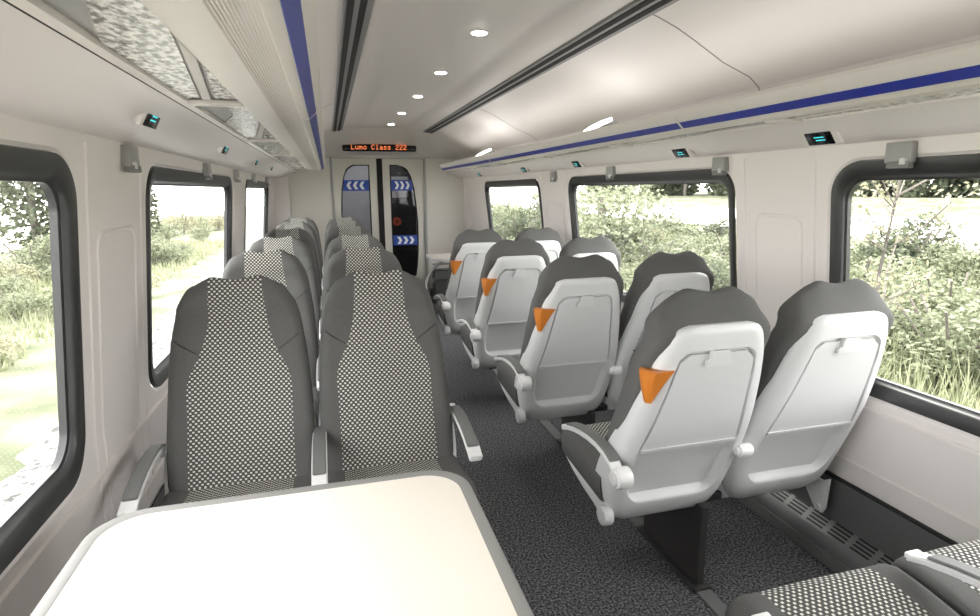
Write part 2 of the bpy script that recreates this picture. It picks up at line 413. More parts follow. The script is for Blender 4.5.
for z in (1.38, 1.17, 1.06):
    bm = bmesh.new(); box(bm, (.20, -.014, z), (.055, .008, .085), .002); obj('label_plate', bm, 'dark', cab, smooth=False)

# passenger display over the door
sg = tag(empty('passenger_display', (.605, 6.80, 1.862)), 'black passenger display with orange dot letters above the door', 'display sign')
bm = bmesh.new(); box(bm, (0, 0, 0), (.83, .06, .098), .018, 3, Matrix.Rotation(-.12, 3, 'X')); obj('housing', bm, 'black', sg)
FONT = {'L': ("10000","10000","10000","10000","10000","10000","11111"), 'u': ("00000","00000","10001","10001","10001","10011","01101"),
        'm': ("00000","00000","11010","10101","10101","10101","10101"), 'o': ("00000","00000","01110","10001","10001","10001","01110"),
        'C': ("01110","10001","10000","10000","10000","10001","01110"), 'l': ("01100","00100","00100","00100","00100","00100","01110"),
        'a': ("00000","00000","01110","00001","01111","10001","01111"), 's': ("00000","00000","01111","10000","01110","00001","11110"),
        '2': ("01110","10001","00001","00110","01000","10000","11111"), ' ': ("00000",)*7}
tx = 'Lumo Class 222'; px = .0068; x0 = -len(tx)*6.6*px/2 + .0
for i, ch in enumerate(tx):
    if ch == ' ': continue
    bm = bmesh.new()
    for r, row in enumerate(FONT[ch]):
        for c, b in enumerate(row):
            if b == '1':
                xa, za = x0+(i*6.6+c)*px, (3-r)*.0078-.004
                box(bm, (xa, -.0335 + (3-r)*.0009, za), (.0050, .004, .0060))
                if c < 4 and row[c+1] == '1': box(bm, (xa+px/2, -.0335 + (3-r)*.0009, za), (px, .003, .0040))
                for dc in (-1, 0, 1):
                    if r < 6 and 0 <= c+dc < 5 and FONT[ch][r+1][c+dc] == '1':
                        xb, zb = x0+(i*6.6+c+dc)*px, (2-r)*.0078-.004
                        tube(bm, [(xa, -.0335 + (3-r)*.0009, za), (xb, -.0335 + (2-r)*.0009, zb)], .0015, 4)
    obj('lit_letter', bm, 'led', sg, smooth=False)

# ceiling vents (twin black slots) and downlights
def vent(x, w, label, s):
    xs = (x-w/2, x+w/2); zf = lambda q: lerp(q, [a for a, b in CEIL], [b for a, b in CEIL])
    v = tag(empty('ceiling_vent', (x, 2, zf(x))), label, 'ceiling vent', 'long twin slot vents in the ceiling'); oz = v.location.z
    y0, y1 = Y0-2, 6.22-2; sl = (zf(xs[1])-zf(xs[0]))/w
    bm = bmesh.new(); loft(bm, [[(dx, y, sl*dx+dz) for dx, dz in ((-w/2, .01), (w/2, .01), (w/2, -.006), (w/2-.004, -.010), (-w/2+.004, -.010), (-w/2, -.006))] for y in (y0, y1)])
    obj('frame', bm, 'strip', v, smooth=False)
    for dx in (-.24*w, .16*w):
        bm = bmesh.new(); loft(bm, [[(dx+a, y, sl*(dx+a)-.0105+b) for a, b in ((-.0115, 0), (.0115, 0), (.0115, -.002), (-.0115, -.002))] for y in (y0+.02, y1-.01)])
        obj('slot', bm, 'slot', v, smooth=False)
vent(.134, .104, 'dark twin slot ceiling vent on the left of the lights', -1)
vent(1.066, .104, 'dark twin slot ceiling vent on the right of the lights', 1)
ordn = ['first', 'second', 'third', 'fourth', 'fifth', 'sixth']
for i, y in enumerate((2.44, 3.28, 4.12, 5.02, 5.86)):
    d = tag(empty('ceiling_downlight', (.642, y, 2.0155)), 'small round ceiling downlight, %s from the camera' % ordn[i], 'ceiling light', 'row of downlights along the ceiling')
    bm = bmesh.new(); cyl(bm, (0,0,-.002), .038, .006, n=28, r2=.040); obj('bezel', bm, 'white', d)
    bm = bmesh.new(); cyl(bm, (0,0,-.0055), .031, .004, n=28); obj('lens', bm, 'lamp', d)

# ------------------------------------------------------------------ luggage racks
RACK_L = dict(k=lambda x: x, label='white overhead luggage rack on the left with a blue stripe and reflection-painted glass base')
RACK_R = dict(k=lambda x: 1.15-x, label='white overhead luggage rack on the right with a blue stripe along its lip')
YB0, YB1 = -2.55, 6.05
for s, RK in ((-1, RACK_L), (1, RACK_R)):
    k = RK['k']; rk = tag(empty('luggage_rack', (k(-.1), 2, H+.2)), RK['label'], 'luggage rack', 'overhead racks along both sides')
    ox, oy, oz = rk.location
    def pr(nm, poly, m, y0=YB0, y1=YB1, parent=rk, sharp=30):
        bm = bmesh.new(); prism(bm, [(k(x)-ox, z+H-oz) for x, z in poly], y0-oy, y1-oy); return obj(nm, bm, m, parent, sharp=sharp)
    lip = pr('lip_rail', [(-.012,.262),(-.004,.258),(0,.250),(-.002,.240),(-.017,.220),(-.036,.202),(-.046,.1985),(-.057,.199),(-.060,.2015),(-.115,.2040),(-.118,.2022),(-.178,.2035),(-.186,.206),(-.186,.220),(-.12,.222),(-.06,.226),(-.03,.250),(-.020,.260)], 'white')
    st = pr('blue_stripe', [(-.0172,.2195),(-.0165,.2188),(-.0355,.2008),(-.037,.2012)], 'blue', sharp=20)
    for yj in (1.78, 4.2):
        bm = bmesh.new(); prism(bm, [(k(x)-ox, z+H-oz) for x, z in ((-.002,.2405),(-.0005,.240),(-.0155,.2185),(-.036,.1998),(-.046,.197),(-.057,.1975),(-.057,.1995),(-.0365,.202),(-.017,.2202))], yj-.006-oy, yj+.006-oy)
        obj('joint_strip', bm, 'white', rk)
    rb = bmesh.new()
    for i in range(11):
        x = -.0625 - i*.005
        prism(rb, [(k(x+a)-ox, z+H-oz) for a, z in ((-.0016,.2035),(.0016,.2035),(.001,.2012),(-.001,.2012))], YB0-oy, YB1-oy)
    obj('ribbed_strip', rb, 'white', rk, smooth=False)
    pr('outer_edge', [(-.300,.203),(-.326,.206),(-.326,.218),(-.300,.220)], 'white')
    pr('shadow_gap', [(-.3265,.2095),(-.336,.2095),(-.336,.216),(-.3265,.216)], 'slot')
    pr('back_panel', [(-.40,.222),(-.405,.215),(-.32,.2185),(-.32,.224)], 'white')
    CB = [-1.60, -.55, .50, 1.55, 2.60, 3.65, 4.70, 5.75]
    pr('shelf_base', [(-.185,.2135),(-.185,.2175),(-.302,.2175),(-.302,.2135)], 'greyplast')
    for a, b in zip(CB, CB[1:]):
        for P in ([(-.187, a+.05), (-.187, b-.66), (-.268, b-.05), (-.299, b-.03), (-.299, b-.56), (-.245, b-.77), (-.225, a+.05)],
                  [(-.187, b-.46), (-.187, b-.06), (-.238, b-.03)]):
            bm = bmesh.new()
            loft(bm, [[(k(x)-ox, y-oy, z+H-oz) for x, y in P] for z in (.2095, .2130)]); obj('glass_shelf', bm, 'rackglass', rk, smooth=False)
        bm = bmesh.new()
        P = [(-.187, b-.62), (-.187, b-.50), (-.246, b-.04), (-.264, b-.04)]
        loft(bm, [[(k(x)-ox, y-oy, z+H-oz) for x, y in P] for z in (.2060, .2135)]); obj('diagonal_brace', bm, 'ceil', rk, smooth=False)
    for y in CB:
        bm = bmesh.new(); box(bm, (k(-.243)-ox, y-oy, .205+H-oz), (.12, .032, .012), .003); obj('crossbar', bm, 'white', rk)
        bm = bmesh.new()
        loft(bm, [[(k(x)-ox, y-.03*0-oy+dy, z+H-oz) for x, z in ((-.19,.218),(-.30,.218),(-.42,.30),(-.425,.29),(-.30,.222))] for dy in (-.012, .012)])
        obj('bracket_rib', bm, 'greyplast', rk, smooth=False)
# uplights standing on the right-hand lip
for i, (y, L) in enumerate(((2.56, .42), (4.62, .66))):
    u = tag(empty('rack_uplight', (1.185, y, H+.244)), 'bright oval uplight on the right rack, %s the camera' % ('nearer to' if i == 0 else 'farther from'), 'uplight', 'uplights on the right luggage rack')
    bm = bmesh.new(); rings = []
    for t in [j/10 for j in range(11)]:
        w = .012 + .045*math.sin(PI*min(1, .05+t*.9)); hgt = .006 + .045*sst(0, .9, 1-t)*1.0
        rings.append([(.045 + w*math.cos(a), (t-.5)*L, max(0, math.sin(a))*hgt) for a in [2*PI*q/16 for q in range(16)]])
    loft(bm, rings); obj('housing', bm, 'greyplast', u)
    bm = bmesh.new(); rings = []
    for t in [j/12 for j in range(13)]:
        w = .004 + .040*math.sin(PI*t); h0 = .010 + .048*sst(0, .9, 1-(.06+t*.80))
        rings.append([(.038 + w*math.cos(a), (t*.80-.44)*L, h0*.55 + max(-.3, math.sin(a))*h0*.55) for a in [2*PI*q/16 for q in range(16)]])
    loft(bm, rings); obj('lens', bm, 'lens', u)

# seat number displays on the coves
def seat_display(x, y, z, tilt, label, s, wide=.108):
    d = tag(empty('seat_display', (x, y, z)), label, 'seat display', 'seat reservation displays on the coves')
    R = Matrix.Rotation(tilt, 3, 'Y')
    bm = bmesh.new(); box(bm, (0,0,.0), (.060, wide+.05, .016), .006, 3, R); obj('surround', bm, 'white', d)
    bm = bmesh.new(); vs = box(bm, (0,0,-.006), (.050, wide, .008), .003); bmesh.ops.rotate(bm, cent=(0,0,0), matrix=R, verts=bm.verts); sc = obj('screen', bm, 'black', d)
    bm = bmesh.new(); rnd = random.Random(int(y*100))
    for ln in (-.0055, .0055):
        yy = -.018
        while yy < .020:
            w = rnd.uniform(.004, .009); box(bm, (ln, yy*(1 if s > 0 else -1), -.0104), (.0034, w, .0012)); yy += w+.0025
    bmesh.ops.rotate(bm, cent=(0,0,0), matrix=R, verts=bm.verts); obj('screen_text', bm, 'cyan', sc, smooth=False)
for i, y in enumerate((1.60, 2.39, 3.56, 4.62, 6.1)):
    seat_display(1.594, y, 1.545, .92, 'black seat display with cyan text on the right cove, %s from the camera' % ordn[i], 1)
for i, y in enumerate((1.68, 2.78, 3.95, 5.0)):
    seat_display(-.420, y, 1.565, -1.08, 'black seat display with cyan text on the left cove, %s from the camera' % ordn[i], -1)

# blind brackets at the window heads
def blind_bracket(XF, y, s, label):
    z = 1.468; x = XF(z)
    b = tag(empty('blind_bracket', (x, y, z)), label, 'blind bracket', 'grey blind brackets above the windows')
    bm = bmesh.new(); box(bm, (-s*.012, 0, .015), (.03, .085, .062), .004); obj('body', bm, 'greyplast', b)
    bm = bmesh.new(); box(bm, (-s*.020, -.006, -.022), (.026, .070, .020), .003); obj('catch', bm, 'strip', b)
    bm = bmesh.new(); box(bm, (-s*.030, -.024, -.012), (.012, .020, .020), .002); obj('clip', bm, 'silver', b)
for i, y in enumerate((1.38, 2.22, 3.25, 4.18)):
    blind_bracket(XR, y, 1, ('grey blind bracket above the nearest right window', 'grey blind bracket on the near top corner of the second right window',
        'grey blind bracket above the far half of the second right window', 'grey blind bracket on the pillar before the farthest right window')[i])
for i, y in enumerate((1.97, 3.12, 4.07, 5.0, 6.05)):
    blind_bracket(XL, y, -1, ('big grey blind bracket on the left pillar beside the near window', 'grey blind bracket above the far half of the second left window',
        'grey blind bracket on the pillar beyond the second left window', 'grey blind bracket on the head of the farthest left window, nearer one', 'grey blind bracket at the far corner of the farthest left window')[i])

# ------------------------------------------------------------------ heater skirt on both sides
def heater(k, s, label):
    h = tag(empty('heater_duct', (k(1.70), 2.0, 0)), label, 'heater duct', 'low heater ducts along the walls'); ox = h.location.x
    def pr(nm, poly, m, sharp=30):
        bm = bmesh.new(); prism(bm, [(k(x)-ox, z) for x, z in poly], Y0-2, 7.05-2); return obj(nm, bm, m, h, sharp=sharp)
    pr('body', [(1.700,.002),(1.700,.060),(1.703,.080),(1.711,.096),(1.724,.108),(1.776,.150),(1.776,.002)], 'skirt')
    pr('back_panel', [(1.771,.140),(1.772,.31),(1.782,.31),(1.782,.140)], 'skirt')
    pr('top_bead', [(1.772,.308),(1.769,.313),(1.773,.318),(1.785,.318),(1.785,.308)], 'slot')
    bm = bmesh.new()
    for i in range(5):
        z = .010 + i*.0105
        prism(bm, [(k(x)-ox, z+b) for x, b in ((1.701, -.001), (1.6970, .000), (1.6970, .0045), (1.701, .0055))], Y0-2, 7.05-2)
    obj('kick_grille', bm, 'track', h, smooth=False)
    bm = bmesh.new()
    y = .35
    while y < 3.2:
        for j in range(4):
            t0 = .10 + j*.225; t1 = t0+.115; q = lambda t, n: (k(1.724+.052*t-.628*n)-ox, .108+.042*t+.778*n)
            loft(bm, [[(q(t, n)[0], yy-2, q(t, n)[1]) for t, n in ((t0, -.001), (t1, -.001), (t1, .0008), (t0, .0008))] for yy in (y+.008, y+.083)])
        y += .098
    obj('slot_grille', bm, 'slot', h, smooth=False)
heater(lambda x: x, 1, 'dark grey slotted heater duct along the foot of the right wall')
heater(lambda x: 1.135-x, -1, 'dark grey heater duct along the foot of the left wall')
for i, x in enumerate((1.18, -.10)):
    bm = bmesh.new(); box(bm, (x, 2.2, .0035), (.055, 9.3, .007), .002); structure(obj('trim_%d' % (7+i), bm, 'track', smooth=False))

# ------------------------------------------------------------------ seats (local: faces +y, y=0 under the headrest ridge, z=0 floor)
ZS = [.30, .335, .45, .55, .66, .78, .88, .95, 1.0, 1.06]
def y_back(z): return smooth_tab(z, ZS, [.175, .160, .122, .085, .038, -.004, -.034, -.049, -.056, -.058])
def w_shell(z): return smooth_tab(z, [.285, .30, .33, .40, .50, .58, .68, .78, .88, .95, .985, 1.003, 1.010], [.168, .186, .203, .222, .233, .233, .221, .205, .186, .170, .156, .138, .110])
def d_shell(z): return smooth_tab(z, [.28, .40, .50, .60, .75, .9, 1.01], [.12, .125, .115, .095, .07, .05, .035])
def make_shell_bm():
    bm = bmesh.new(); rings = []
    zs = [.285, .292, .305, .325, .35, .365, .372, .378, .385, .392, .40, .41, .425, .45, .48, .51, .54, .57, .59, .60, .61, .63, .66, .69, .72, .75, .78, .81, .84, .87, .895, .908, .918, .926, .932, .938, .955, .97, .982, .992, 1.0, 1.006, 1.010]
    def rec_w(z): return smooth_tab(z, [.36, .45, .60, .75, .92], [.150, .172, .176, .152, .128])
    for i, z in enumerate(zs):
        w = w_shell(z); yb = y_back(z); d = d_shell(z); r = min(.05, w*.5)
        if i < 5: yb += .03*(1-i/5)**2
        if z > .985: yb += .012*((z-.985)/.025)**2
        rw = rec_w(z)
        if z > .900: rw -= .034 - math.sqrt(max(.0, .034**2-min(.034, z-.900)**2))
        if z < .425: rw -= .050 - math.sqrt(max(.0, .050**2-min(.050, .425-z)**2))
        kz = sst(.372, .392, z)*(1-sst(.932, .938, z)); dd = .013 + .017*(1-sst(.50, .60, z))
        if z <= .58: kz = sst(.372, .40, z)
        pts = []; W_ = w-r; rw = min(rw, W_-.003); e_ = .004 if z > .60 else .016
        xs = [-W_, -(W_+rw)/2, -rw] + [-(rw-e_)+2*(rw-e_)*j/20 for j in range(21)] + [rw, (W_+rw)/2, W_]
        for j, x in enumerate(xs): pts.append((x, yb + (dd*kz if 3 <= j <= 23 else 0), z))
        for a in (22, 45, 67, 90): pts.append((w-r+r*math.sin(math.radians(a)), yb + r*(1-math.cos(math.radians(a))), z))
        pts.append((w-.002, yb+max(d, r+.01), z)); pts.append((w-.014, yb+max(d, r+.01)+.004, z))
        pts.append((-(w-.014), yb+max(d, r+.01)+.004, z)); pts.append((-(w-.002), yb+max(d, r+.01), z))
        for a in (90, 67, 45, 22): pts.append((-(w-r) - r*math.sin(math.radians(a)), yb + r*(1-math.cos(math.radians(a))), z))
        rings.append(pts)
    loft(bm, rings); return bm
def surf_plate(bm, z0, z1, wf, off, th, rt, nz=14, nx=12):
    """plate following the shell's back; wf(z) half width, rounded top corners of radius rt"""
    rings = []
    for i in range(nz+1):
        z = z0 + (z1-z0)*(1-(1-i/nz)**1.0); w = wf(z)
        if z > z1-rt: w -= rt - math.sqrt(max(0, rt*rt-(z-(z1-rt))**2))
        b = [(-w + 2*w*j/nx, y_back(z)+off, z) for j in range(nx+1)]
        rings.append(b + [(x, y+th, zz) for x, y, zz in reversed(b)])
    loft(bm, rings)
ZF = [.36, .40, .50, .65, .785, .86, .945, .99, 1.02, 1.05, 1.07, 1.083, 1.090]
WF = [.212, .219, .224, .223, .217, .210, .198, .188, .179, .166, .155, .143, .130]
PF = [.160, .160, .159, .158, .156, .118, .093, .088, .086, .084, .083, .082, .081]
def make_back_bms():
    zs = [.36, .40, .45, .50, .56, .62, .68, .74, .785, .82, .845, .87, .90, .93, .96, .985, 1.005, 1.02, 1.035, 1.05, 1.062, 1.072, 1.080, 1.086, 1.090]
    rings = []
    for z in zs:
        w = smooth_tab(z, ZF, WF); p = smooth_tab(z, ZF, PF)
        thick = smooth_tab(z, [.36, .6, .8, .95, 1.0, 1.03], [.098, .092, .085, .080, .09, .098])
        yb = y_back(z) + .012 + .028*(1-sst(.88, .99, z)); yb += .045*sst(.97, 1.07, z)        # headrest leans forward over the shell
        yf = yb + thick - .05*sst(.99, 1.07, z)
        t = max(0, (z-1.035)/.055)                                    # round the ridge
        ym = (yb+yf)/2 + .0; hd = (yf-yb)/2*math.sqrt(max(.0, 1-t**2.2*.97))
        yb, yf = ym-hd, ym+hd
        r = min(.032, hd*.92); lobe = lambda x: .016*sst(1.0, 1.09, z)*(.5-.5*math.cos(2*PI*min(1, max(0, (x/w+1)/2))))*1.0 * (1 if True else 0)
        # two lobes with a dip between
        def lb(x):
            u = abs(x)/w; return sst(.98, 1.085, z)*(.013*math.exp(-((u-.56)/.33)**2) - .015*sst(.52, 1.0, u)**1.5)
        def bol(x): 
            u = abs(x)/w; return .016*sst(.55, 1.0, u)*(1-sst(1.0, 1.08, z))*sst(.45,.6,z) + (.010*sst(.45, .8, u)*sst(.84,.9,z)*(1-sst(1.03,1.08,z)))
        xs = [-(w-r), -(w-r+p)/2, -p, -p*.8, -p*.6, -p*.4, -p*.2, 0, p*.2, p*.4, p*.6, p*.8, p, (w-r+p)/2, w-r]
        if p > w-r-.004: xs = [x*(w-r-.006)/p if abs(x) <= p else x for x in xs]; xs[1] = -(w-r-.003); xs[-2] = w-r-.003
        ring = [(x, yf+bol(x), z+lb(x)) for x in xs]
        bo = bol(w-r)
        for a in (30, 60, 90): ring.append((w-r+r*math.sin(math.radians(a)), yf+bo - r*(1-math.cos(math.radians(a))), z+lb(w)))
        for a in (90, 60, 30, 0): ring.append((w-r+r*math.sin(math.radians(a)), yb + r*(1-math.cos(math.radians(a))), z+lb(w)))
        for x in reversed(xs[1:-1]): ring.append((x, yb, z+lb(x)))
        for a in (0, 30, 60, 90): ring.append((-(w-r)-r*math.sin(math.radians(a)), yb + r*(1-math.cos(math.radians(a))), z+lb(w)))
        for a in (90, 60, 30): ring.append((-(w-r)-r*math.sin(math.radians(a)), yf+bo - r*(1-math.cos(math.radians(a))), z+lb(w)))
        rings.append(ring)
    bm = bmesh.new(); R, F = loft(bm, rings, True, True, False)
    T = R[-1]; fr = T[:15]; bk_ = list(reversed(T[21:36]))
    for i in range(14): bm.faces.new((fr[i], fr[i+1], bk_[i+1], bk_[i]))
    bm.faces.new(T[14:22]); bm.faces.new(T[35:] + T[:1])
    pan = []
    for row in F[1:]:
        pan += [f for f in row[2:12] if f]
    bm2 = bmesh.new(); mp = {}
    for f in pan:
        vs = []
        for v in f.verts:
            if v not in mp: mp[v] = bm2.verts.new(v.co)
            vs.append(mp[v])
        bm2.faces.new(vs)
    bmesh.ops.delete(bm, geom=pan, context='FACES')
    # seams: shallow welts along the panel edge and across the bolsters
    return bm, bm2
def make_seam_bm(s):
    bm = bmesh.new()
    def front(x, z):
        w = smooth_tab(z, ZF, WF); th = smooth_tab(z, [.36, .6, .8, .95, 1.0, 1.03], [.098, .092, .085, .080, .09, .098])
        yb = y_back(z)+.012+.028*(1-sst(.88, .99, z))+.045*sst(.97, 1.07, z); yf = yb+th-.05*sst(.99, 1.07, z); u = abs(x)/w
        return yf + .016*sst(.55, 1.0, u)*sst(.45,.6,z)*(1-sst(1.0,1.08,z)) + .010*sst(.45,.8,u)*sst(.84,.9,z)*(1-sst(1.03,1.08,z))
    if True:
        tube(bm, [(s*(.125+(.190-.125)*t), front(.125+(.190-.125)*t, .862-.0*t+.05*t)-.0005, .862+.05*t) for t in (0,.25,.5,.75,1)], .0022, 6)
    return bm
def cushion_bms():
    bm = bmesh.new(); W = .234; y0, y1 = .195, .548; rings = []
    prof = [(y0, .375), (y0+.02, .44)] ; n = 16
    ys = [y0 + (y1-y0)*j/n for j in range(n+1)]
    for y in ys:
        t = (y-y0)/(y1-y0)
        top = .466 + .030*sst(.2, .85, t) - .050*max(0, (t-.88)/.12)**2.2
        bot = .365 + .030*t + .022*max(0, (t-.9)/.1)**2
        w = W - .020*max(0, (t-.9)/.1)**2; r = .034; pts = []
        p = .155
        xs = [-(w-r), -(w-r+p)/2, -p, -p*.6, -p*.2, p*.2, p*.6, p, (w-r+p)/2, w-r]
        dome = lambda x: .007*(1-(x/w)**2) + .008*sst(.65, 1, abs(x)/w)
        pts = [(x, y, top+dome(x)) for x in xs]
        for a in (30, 60, 90): pts.append((w-r+r*math.sin(math.radians(a)), y, top+dome(w-r) - r*(1-math.cos(math.radians(a)))))
        pts += [(w-.004, y, bot+.01), (w-.02, y, bot), (-(w-.02), y, bot), (-(w-.004), y, bot+.01)]
        for a in (90, 60, 30): pts.append((-(w-r)-r*math.sin(math.radians(a)), y, top+dome(w-r) - r*(1-math.cos(math.radians(a)))))
        rings.append(pts)
    R, F = loft(bm, rings)
    pan = [f for row in F for f in row[2:7]]
    bm2 = bmesh.new(); mp = {}
    for f in pan:
        vs = []
        for v in f.verts:
            if v not in mp: mp[v] = bm2.verts.new(v.co)
            vs.append(mp[v])
        bm2.faces.new(vs)
    bmesh.ops.delete(bm, geom=pan, context='FACES')
    return bm, bm2
def pan_bm(aisle):
    bm = bmesh.new(); rings = []
    for y, zt, zb, w in ((.205, .36, .297, .205), (.215, .375, .290, .216), (.24, .385, .295, .226), (.32, .388, .325, .229), (.42, .398, .360, .228), (.505, .412, .388, .222), (.525, .416, .402, .210)):
        rings.append([(-w, y, zt), (-w-.004, y, (zt+zb)/2), (-w+.02, y, zb), (w-.02, y, zb), (w+.004, y, (zt+zb)/2), (w, y, zt)])
    loft(bm, rings)
    for s in ((-1,) if aisle else ()):
        cyl(bm, (s*.214, .185, .325), .034, .035, 'X', 24, bev=.006)
    return bm
ARM = [(.035, .555), (.07, .578), (.11, .593), (.16, .600), (.22, .599), (.28, .592), (.34, .580), (.39, .565), (.425, .550)]
def arm_bm(w, dz0, dz1, a=0, b=None, taper=.9):
    bm = bmesh.new(); A = ARM[a:b]; rings = []
    for i, (y, z) in enumerate(A):
        ww = w*(.80+.2*math.sin(PI*min(1, (i+a)/5)*.5)) ; e = .004
        rings.append([(-ww/2+e, y, z+dz1), (-ww/2, y, z+dz1-e), (-ww/2+.002, y, z+dz0+e), (-ww/2+2*e, y, z+dz0), (ww/2-2*e, y, z+dz0), (ww/2-.002, y, z+dz0+e), (ww/2, y, z+dz1-e), (ww/2-e, y, z+dz1)])
    loft(bm, rings); return bm
def add_armrest(root, x, dy=0, out=-1):
    bm = arm_bm(.046, -.020, -.002); bmesh.ops.translate(bm, vec=(x,0,0), verts=bm.verts)
    box(bm, (x, .426, .544), (.042, .012, .014), .004); bmesh.ops.translate(bm, vec=(0,dy,0), verts=bm.verts); ar = obj('armrest', bm, 'silver', root)
    bm = arm_bm(.040, -.004, .006, 1, 8); bmesh.ops.translate(bm, vec=(x,dy,0), verts=bm.verts); obj('arm_pad', bm, 'pad', ar)
    pr_ = .033 if dy == 0 else .022
    bm = bmesh.new(); cyl(bm, (x-out*.005, .030+dy, .543), pr_, .05, 'X', 28, bev=.008); cyl(bm, (x+out*.022, .030+dy, .543), pr_*.65, .012, 'X', 24, bev=.003)
    obj('pivot', bm, 'silver', ar)
def handle_bm():
    """wedge shaped grab handle on the aisle shoulder of the shell"""
    bm = bmesh.new(); rings = []
    for t in [0, .05, .15, .35, .6, .85, 1.0]:
        z = .885 - .10*t
        yb = y_back(z) - .007; wx = w_shell(z)
        o = .030*(1-t**1.5) + .002; L = .078*(1-.72*t)
        if t == 0: o -= .005; L -= .006
        x1 = -wx + .032*(1-t)+.016; x0 = -wx - o + .005; r = .010*(1-t)+.003
        c = [(x1, yb+.002), (x1, yb+L), (x0+r*1.2, yb+L+.004), (x0, yb+L-r), (x0-.002, yb+L*.5), (x0+.004, yb+r), (x0+.012, yb-.002)]
        rings.append([(x, y, z + (.004*math.sin(t*PI))) for x, y in c])
    loft(bm, rings); return bm
def make_seat(kind):
    root = empty('train_seat', (0,0,0))
    sh = obj('back_shell', make_shell_bm(), 'shell', root, sharp=40)
    bm = bmesh.new(); surf_plate(bm, .603, .927, lambda z: smooth_tab(z, [.60, .72, .80, .93], [.167, .147, .136, .117]), .001, .013, .026)
    obj('fold_table', bm, 'tray', sh, sharp=30)
    bm = bmesh.new(); surf_plate(bm, .594, .604, lambda z: .169, -.004, .016, .001, 2); obj('table_hinge', bm, 'shell', sh, sharp=30)
    bm = bmesh.new(); surf_plate(bm, .890, .936, lambda z: .040 if z < .906 else .030, -.009, .016, .004, 6, 6); obj('latch', bm, 'shell', sh, sharp=30)
    b1, b2 = make_back_bms(); bk = obj('backrest', b1, 'fabric', root, sharp=60)
    obj('patterned_panel', b2, 'dots', bk, sharp=60, uv=lambda c: (c.x, c.z - c.y*.3*0))
    for s_ in (-1, 1): obj('seam_welt', make_seam_bm(s_), 'dark', bk)
    c1, c2 = cushion_bms(); cu = obj('seat_cushion', c1, 'fabric', root, sharp=60)
    obj('patterned_panel', c2, 'dots', cu, sharp=60, uv=lambda c: (c.x, c.y))
    obj('seat_pan', pan_bm(kind == 'aisle'), 'shell', root, sharp=40)
    if kind == 'aisle':
        add_armrest(root, -.252)
        gh = obj('grab_handle', handle_bm(), 'orange', root, sharp=35); gh['label'] = 'orange grab handle'
        bm = bmesh.new(); box(bm, (.145, .325, .16), (.028, .36, .31), .004); box(bm, (.145, .325, .008), (.07, .40, .016), .003); obj('pedestal', bm, 'dark', root, smooth=False)
        bm = bmesh.new(); box(bm, (.10, .22, .31), (.30, .04, .03), .004); obj('cross_beam', bm, 'dark', root, smooth=False)
    else:
        add_armrest(root, -.240, .055)
        if kind == 'window_left': add_armrest(root, .252, .06, out=1)
        bm = bmesh.new()
        loft(bm, [[(x, y, z) for y, z in ((.16, .33), (.19, .31), (.31, .31), (.205, .185), (.175, .185), (.165, .21))] for x in (.218, .228)])
        cyl(bm, (.228, .190, .205), .009, .030, 'X', 12); obj('wall_bracket', bm, 'shell', root, smooth=False)
    return root
protos_s = {'a': make_seat('aisle'), 'w': make_seat('window'), 'l': make_seat('window_left')}; first = {'a': True, 'w': True, 'l': True}
def place(kind, x, y, rz, label, group):
    p = protos_s[kind]
    if first[kind]: first[kind] = False; o = p
    else: o = copy_tree(p)
    o.location = (x, y, 0); o.rotation_euler = (0, 0, rz); tag(o, label, 'seat', group); return o
RP = .874
rows_r = ['nearest full row', 'second row', 'third row', 'farthest row']
for i in range(4):
    place('a', 1.035, 1.355+RP*i, 0, 'aisle seat with white shell and orange handle, right, %s from the camera' % rows_r[i], 'seats right of the aisle')
    place('w', 1.495, 1.355+RP*i, 0, 'grey window seat with white shell back, right side, %s from the camera' % rows_r[i], 'seats right of the aisle')
fa = place('a', 1.030, .290, 0, 'aisle seat in the bottom right corner showing only its dotted cushion', 'seats right of the aisle')
fw = place('w', 1.502, .295, 0, 'window seat at the bottom right edge showing only its dotted cushion', 'seats right of the aisle')
fa.scale.y = fw.scale.y = 1.2      # the table bay's seats have deeper cushions
LP, LY = .875, 2.06
rows_l = ['just behind the table', 'second row from the table', 'third row from the table', 'fourth row from the table', 'fifth row from the table', 'sixth and last row from the table']
XLA, XLW = .154, -.312
for i in range(6):
    place('a', XLA, LY+LP*i, PI, 'dotted grey aisle seat on the left, %s' % rows_l[i], 'seats left of the aisle')
    place('l', XLW, LY+LP*i, PI, 'dotted grey window seat on the left, %s' % rows_l[i], 'seats left of the aisle')

# ------------------------------------------------------------------ tables
tb = tag(empty('dining_table', (-.12, .92, 0)), 'cream topped table with grey rim in the left foreground', 'table')
def outline(x0, x1, y0, y1, r):
    return rrect(x0, x1, y0, y1, r, 10)
ox, oy = tb.location.x, tb.location.y
O = outline(-.520, .288, .52, 1.312, .105); I = outline(-.492, .260, .55, 1.284, .085)
bm = bmesh.new(); f = lambda L, z: [(x-ox, y-oy, z) for x, y in L]
loft(bm, [f(O, .668), f(O, .688), f(outline(-.517,.285,.523,1.309,.102), .693), f(outline(-.497,.265,.545,1.289,.090), .694), f(I, .6915), f(I, .668)], True, False, False)
obj('rim', bm, 'tableedge', tb, sharp=40)
bm = bmesh.new(); loft(bm, [f(I, .672), f(I, .6925)]); obj('tabletop', bm, 'tabletop', tb, sharp=30)
bm = bmesh.new(); box(bm, (-.10, 0, .336), (.06, .34, .662), .01); box(bm, (-.10, 0, .01), (.16, .46, .02), .005); obj('pedestal', bm, 'dark', tb, smooth=False)
bm = bmesh.new(); box(bm, (-.37, .02, .658), (.08, .50, .018), .003); obj('wall_mount', bm, 'greyplast', tb, smooth=False)
hk = tag(empty('wall_bracket', (XL(.64)+.0, 1.05, .66)), 'small grey bracket on the wall beside the table edge', 'bracket')
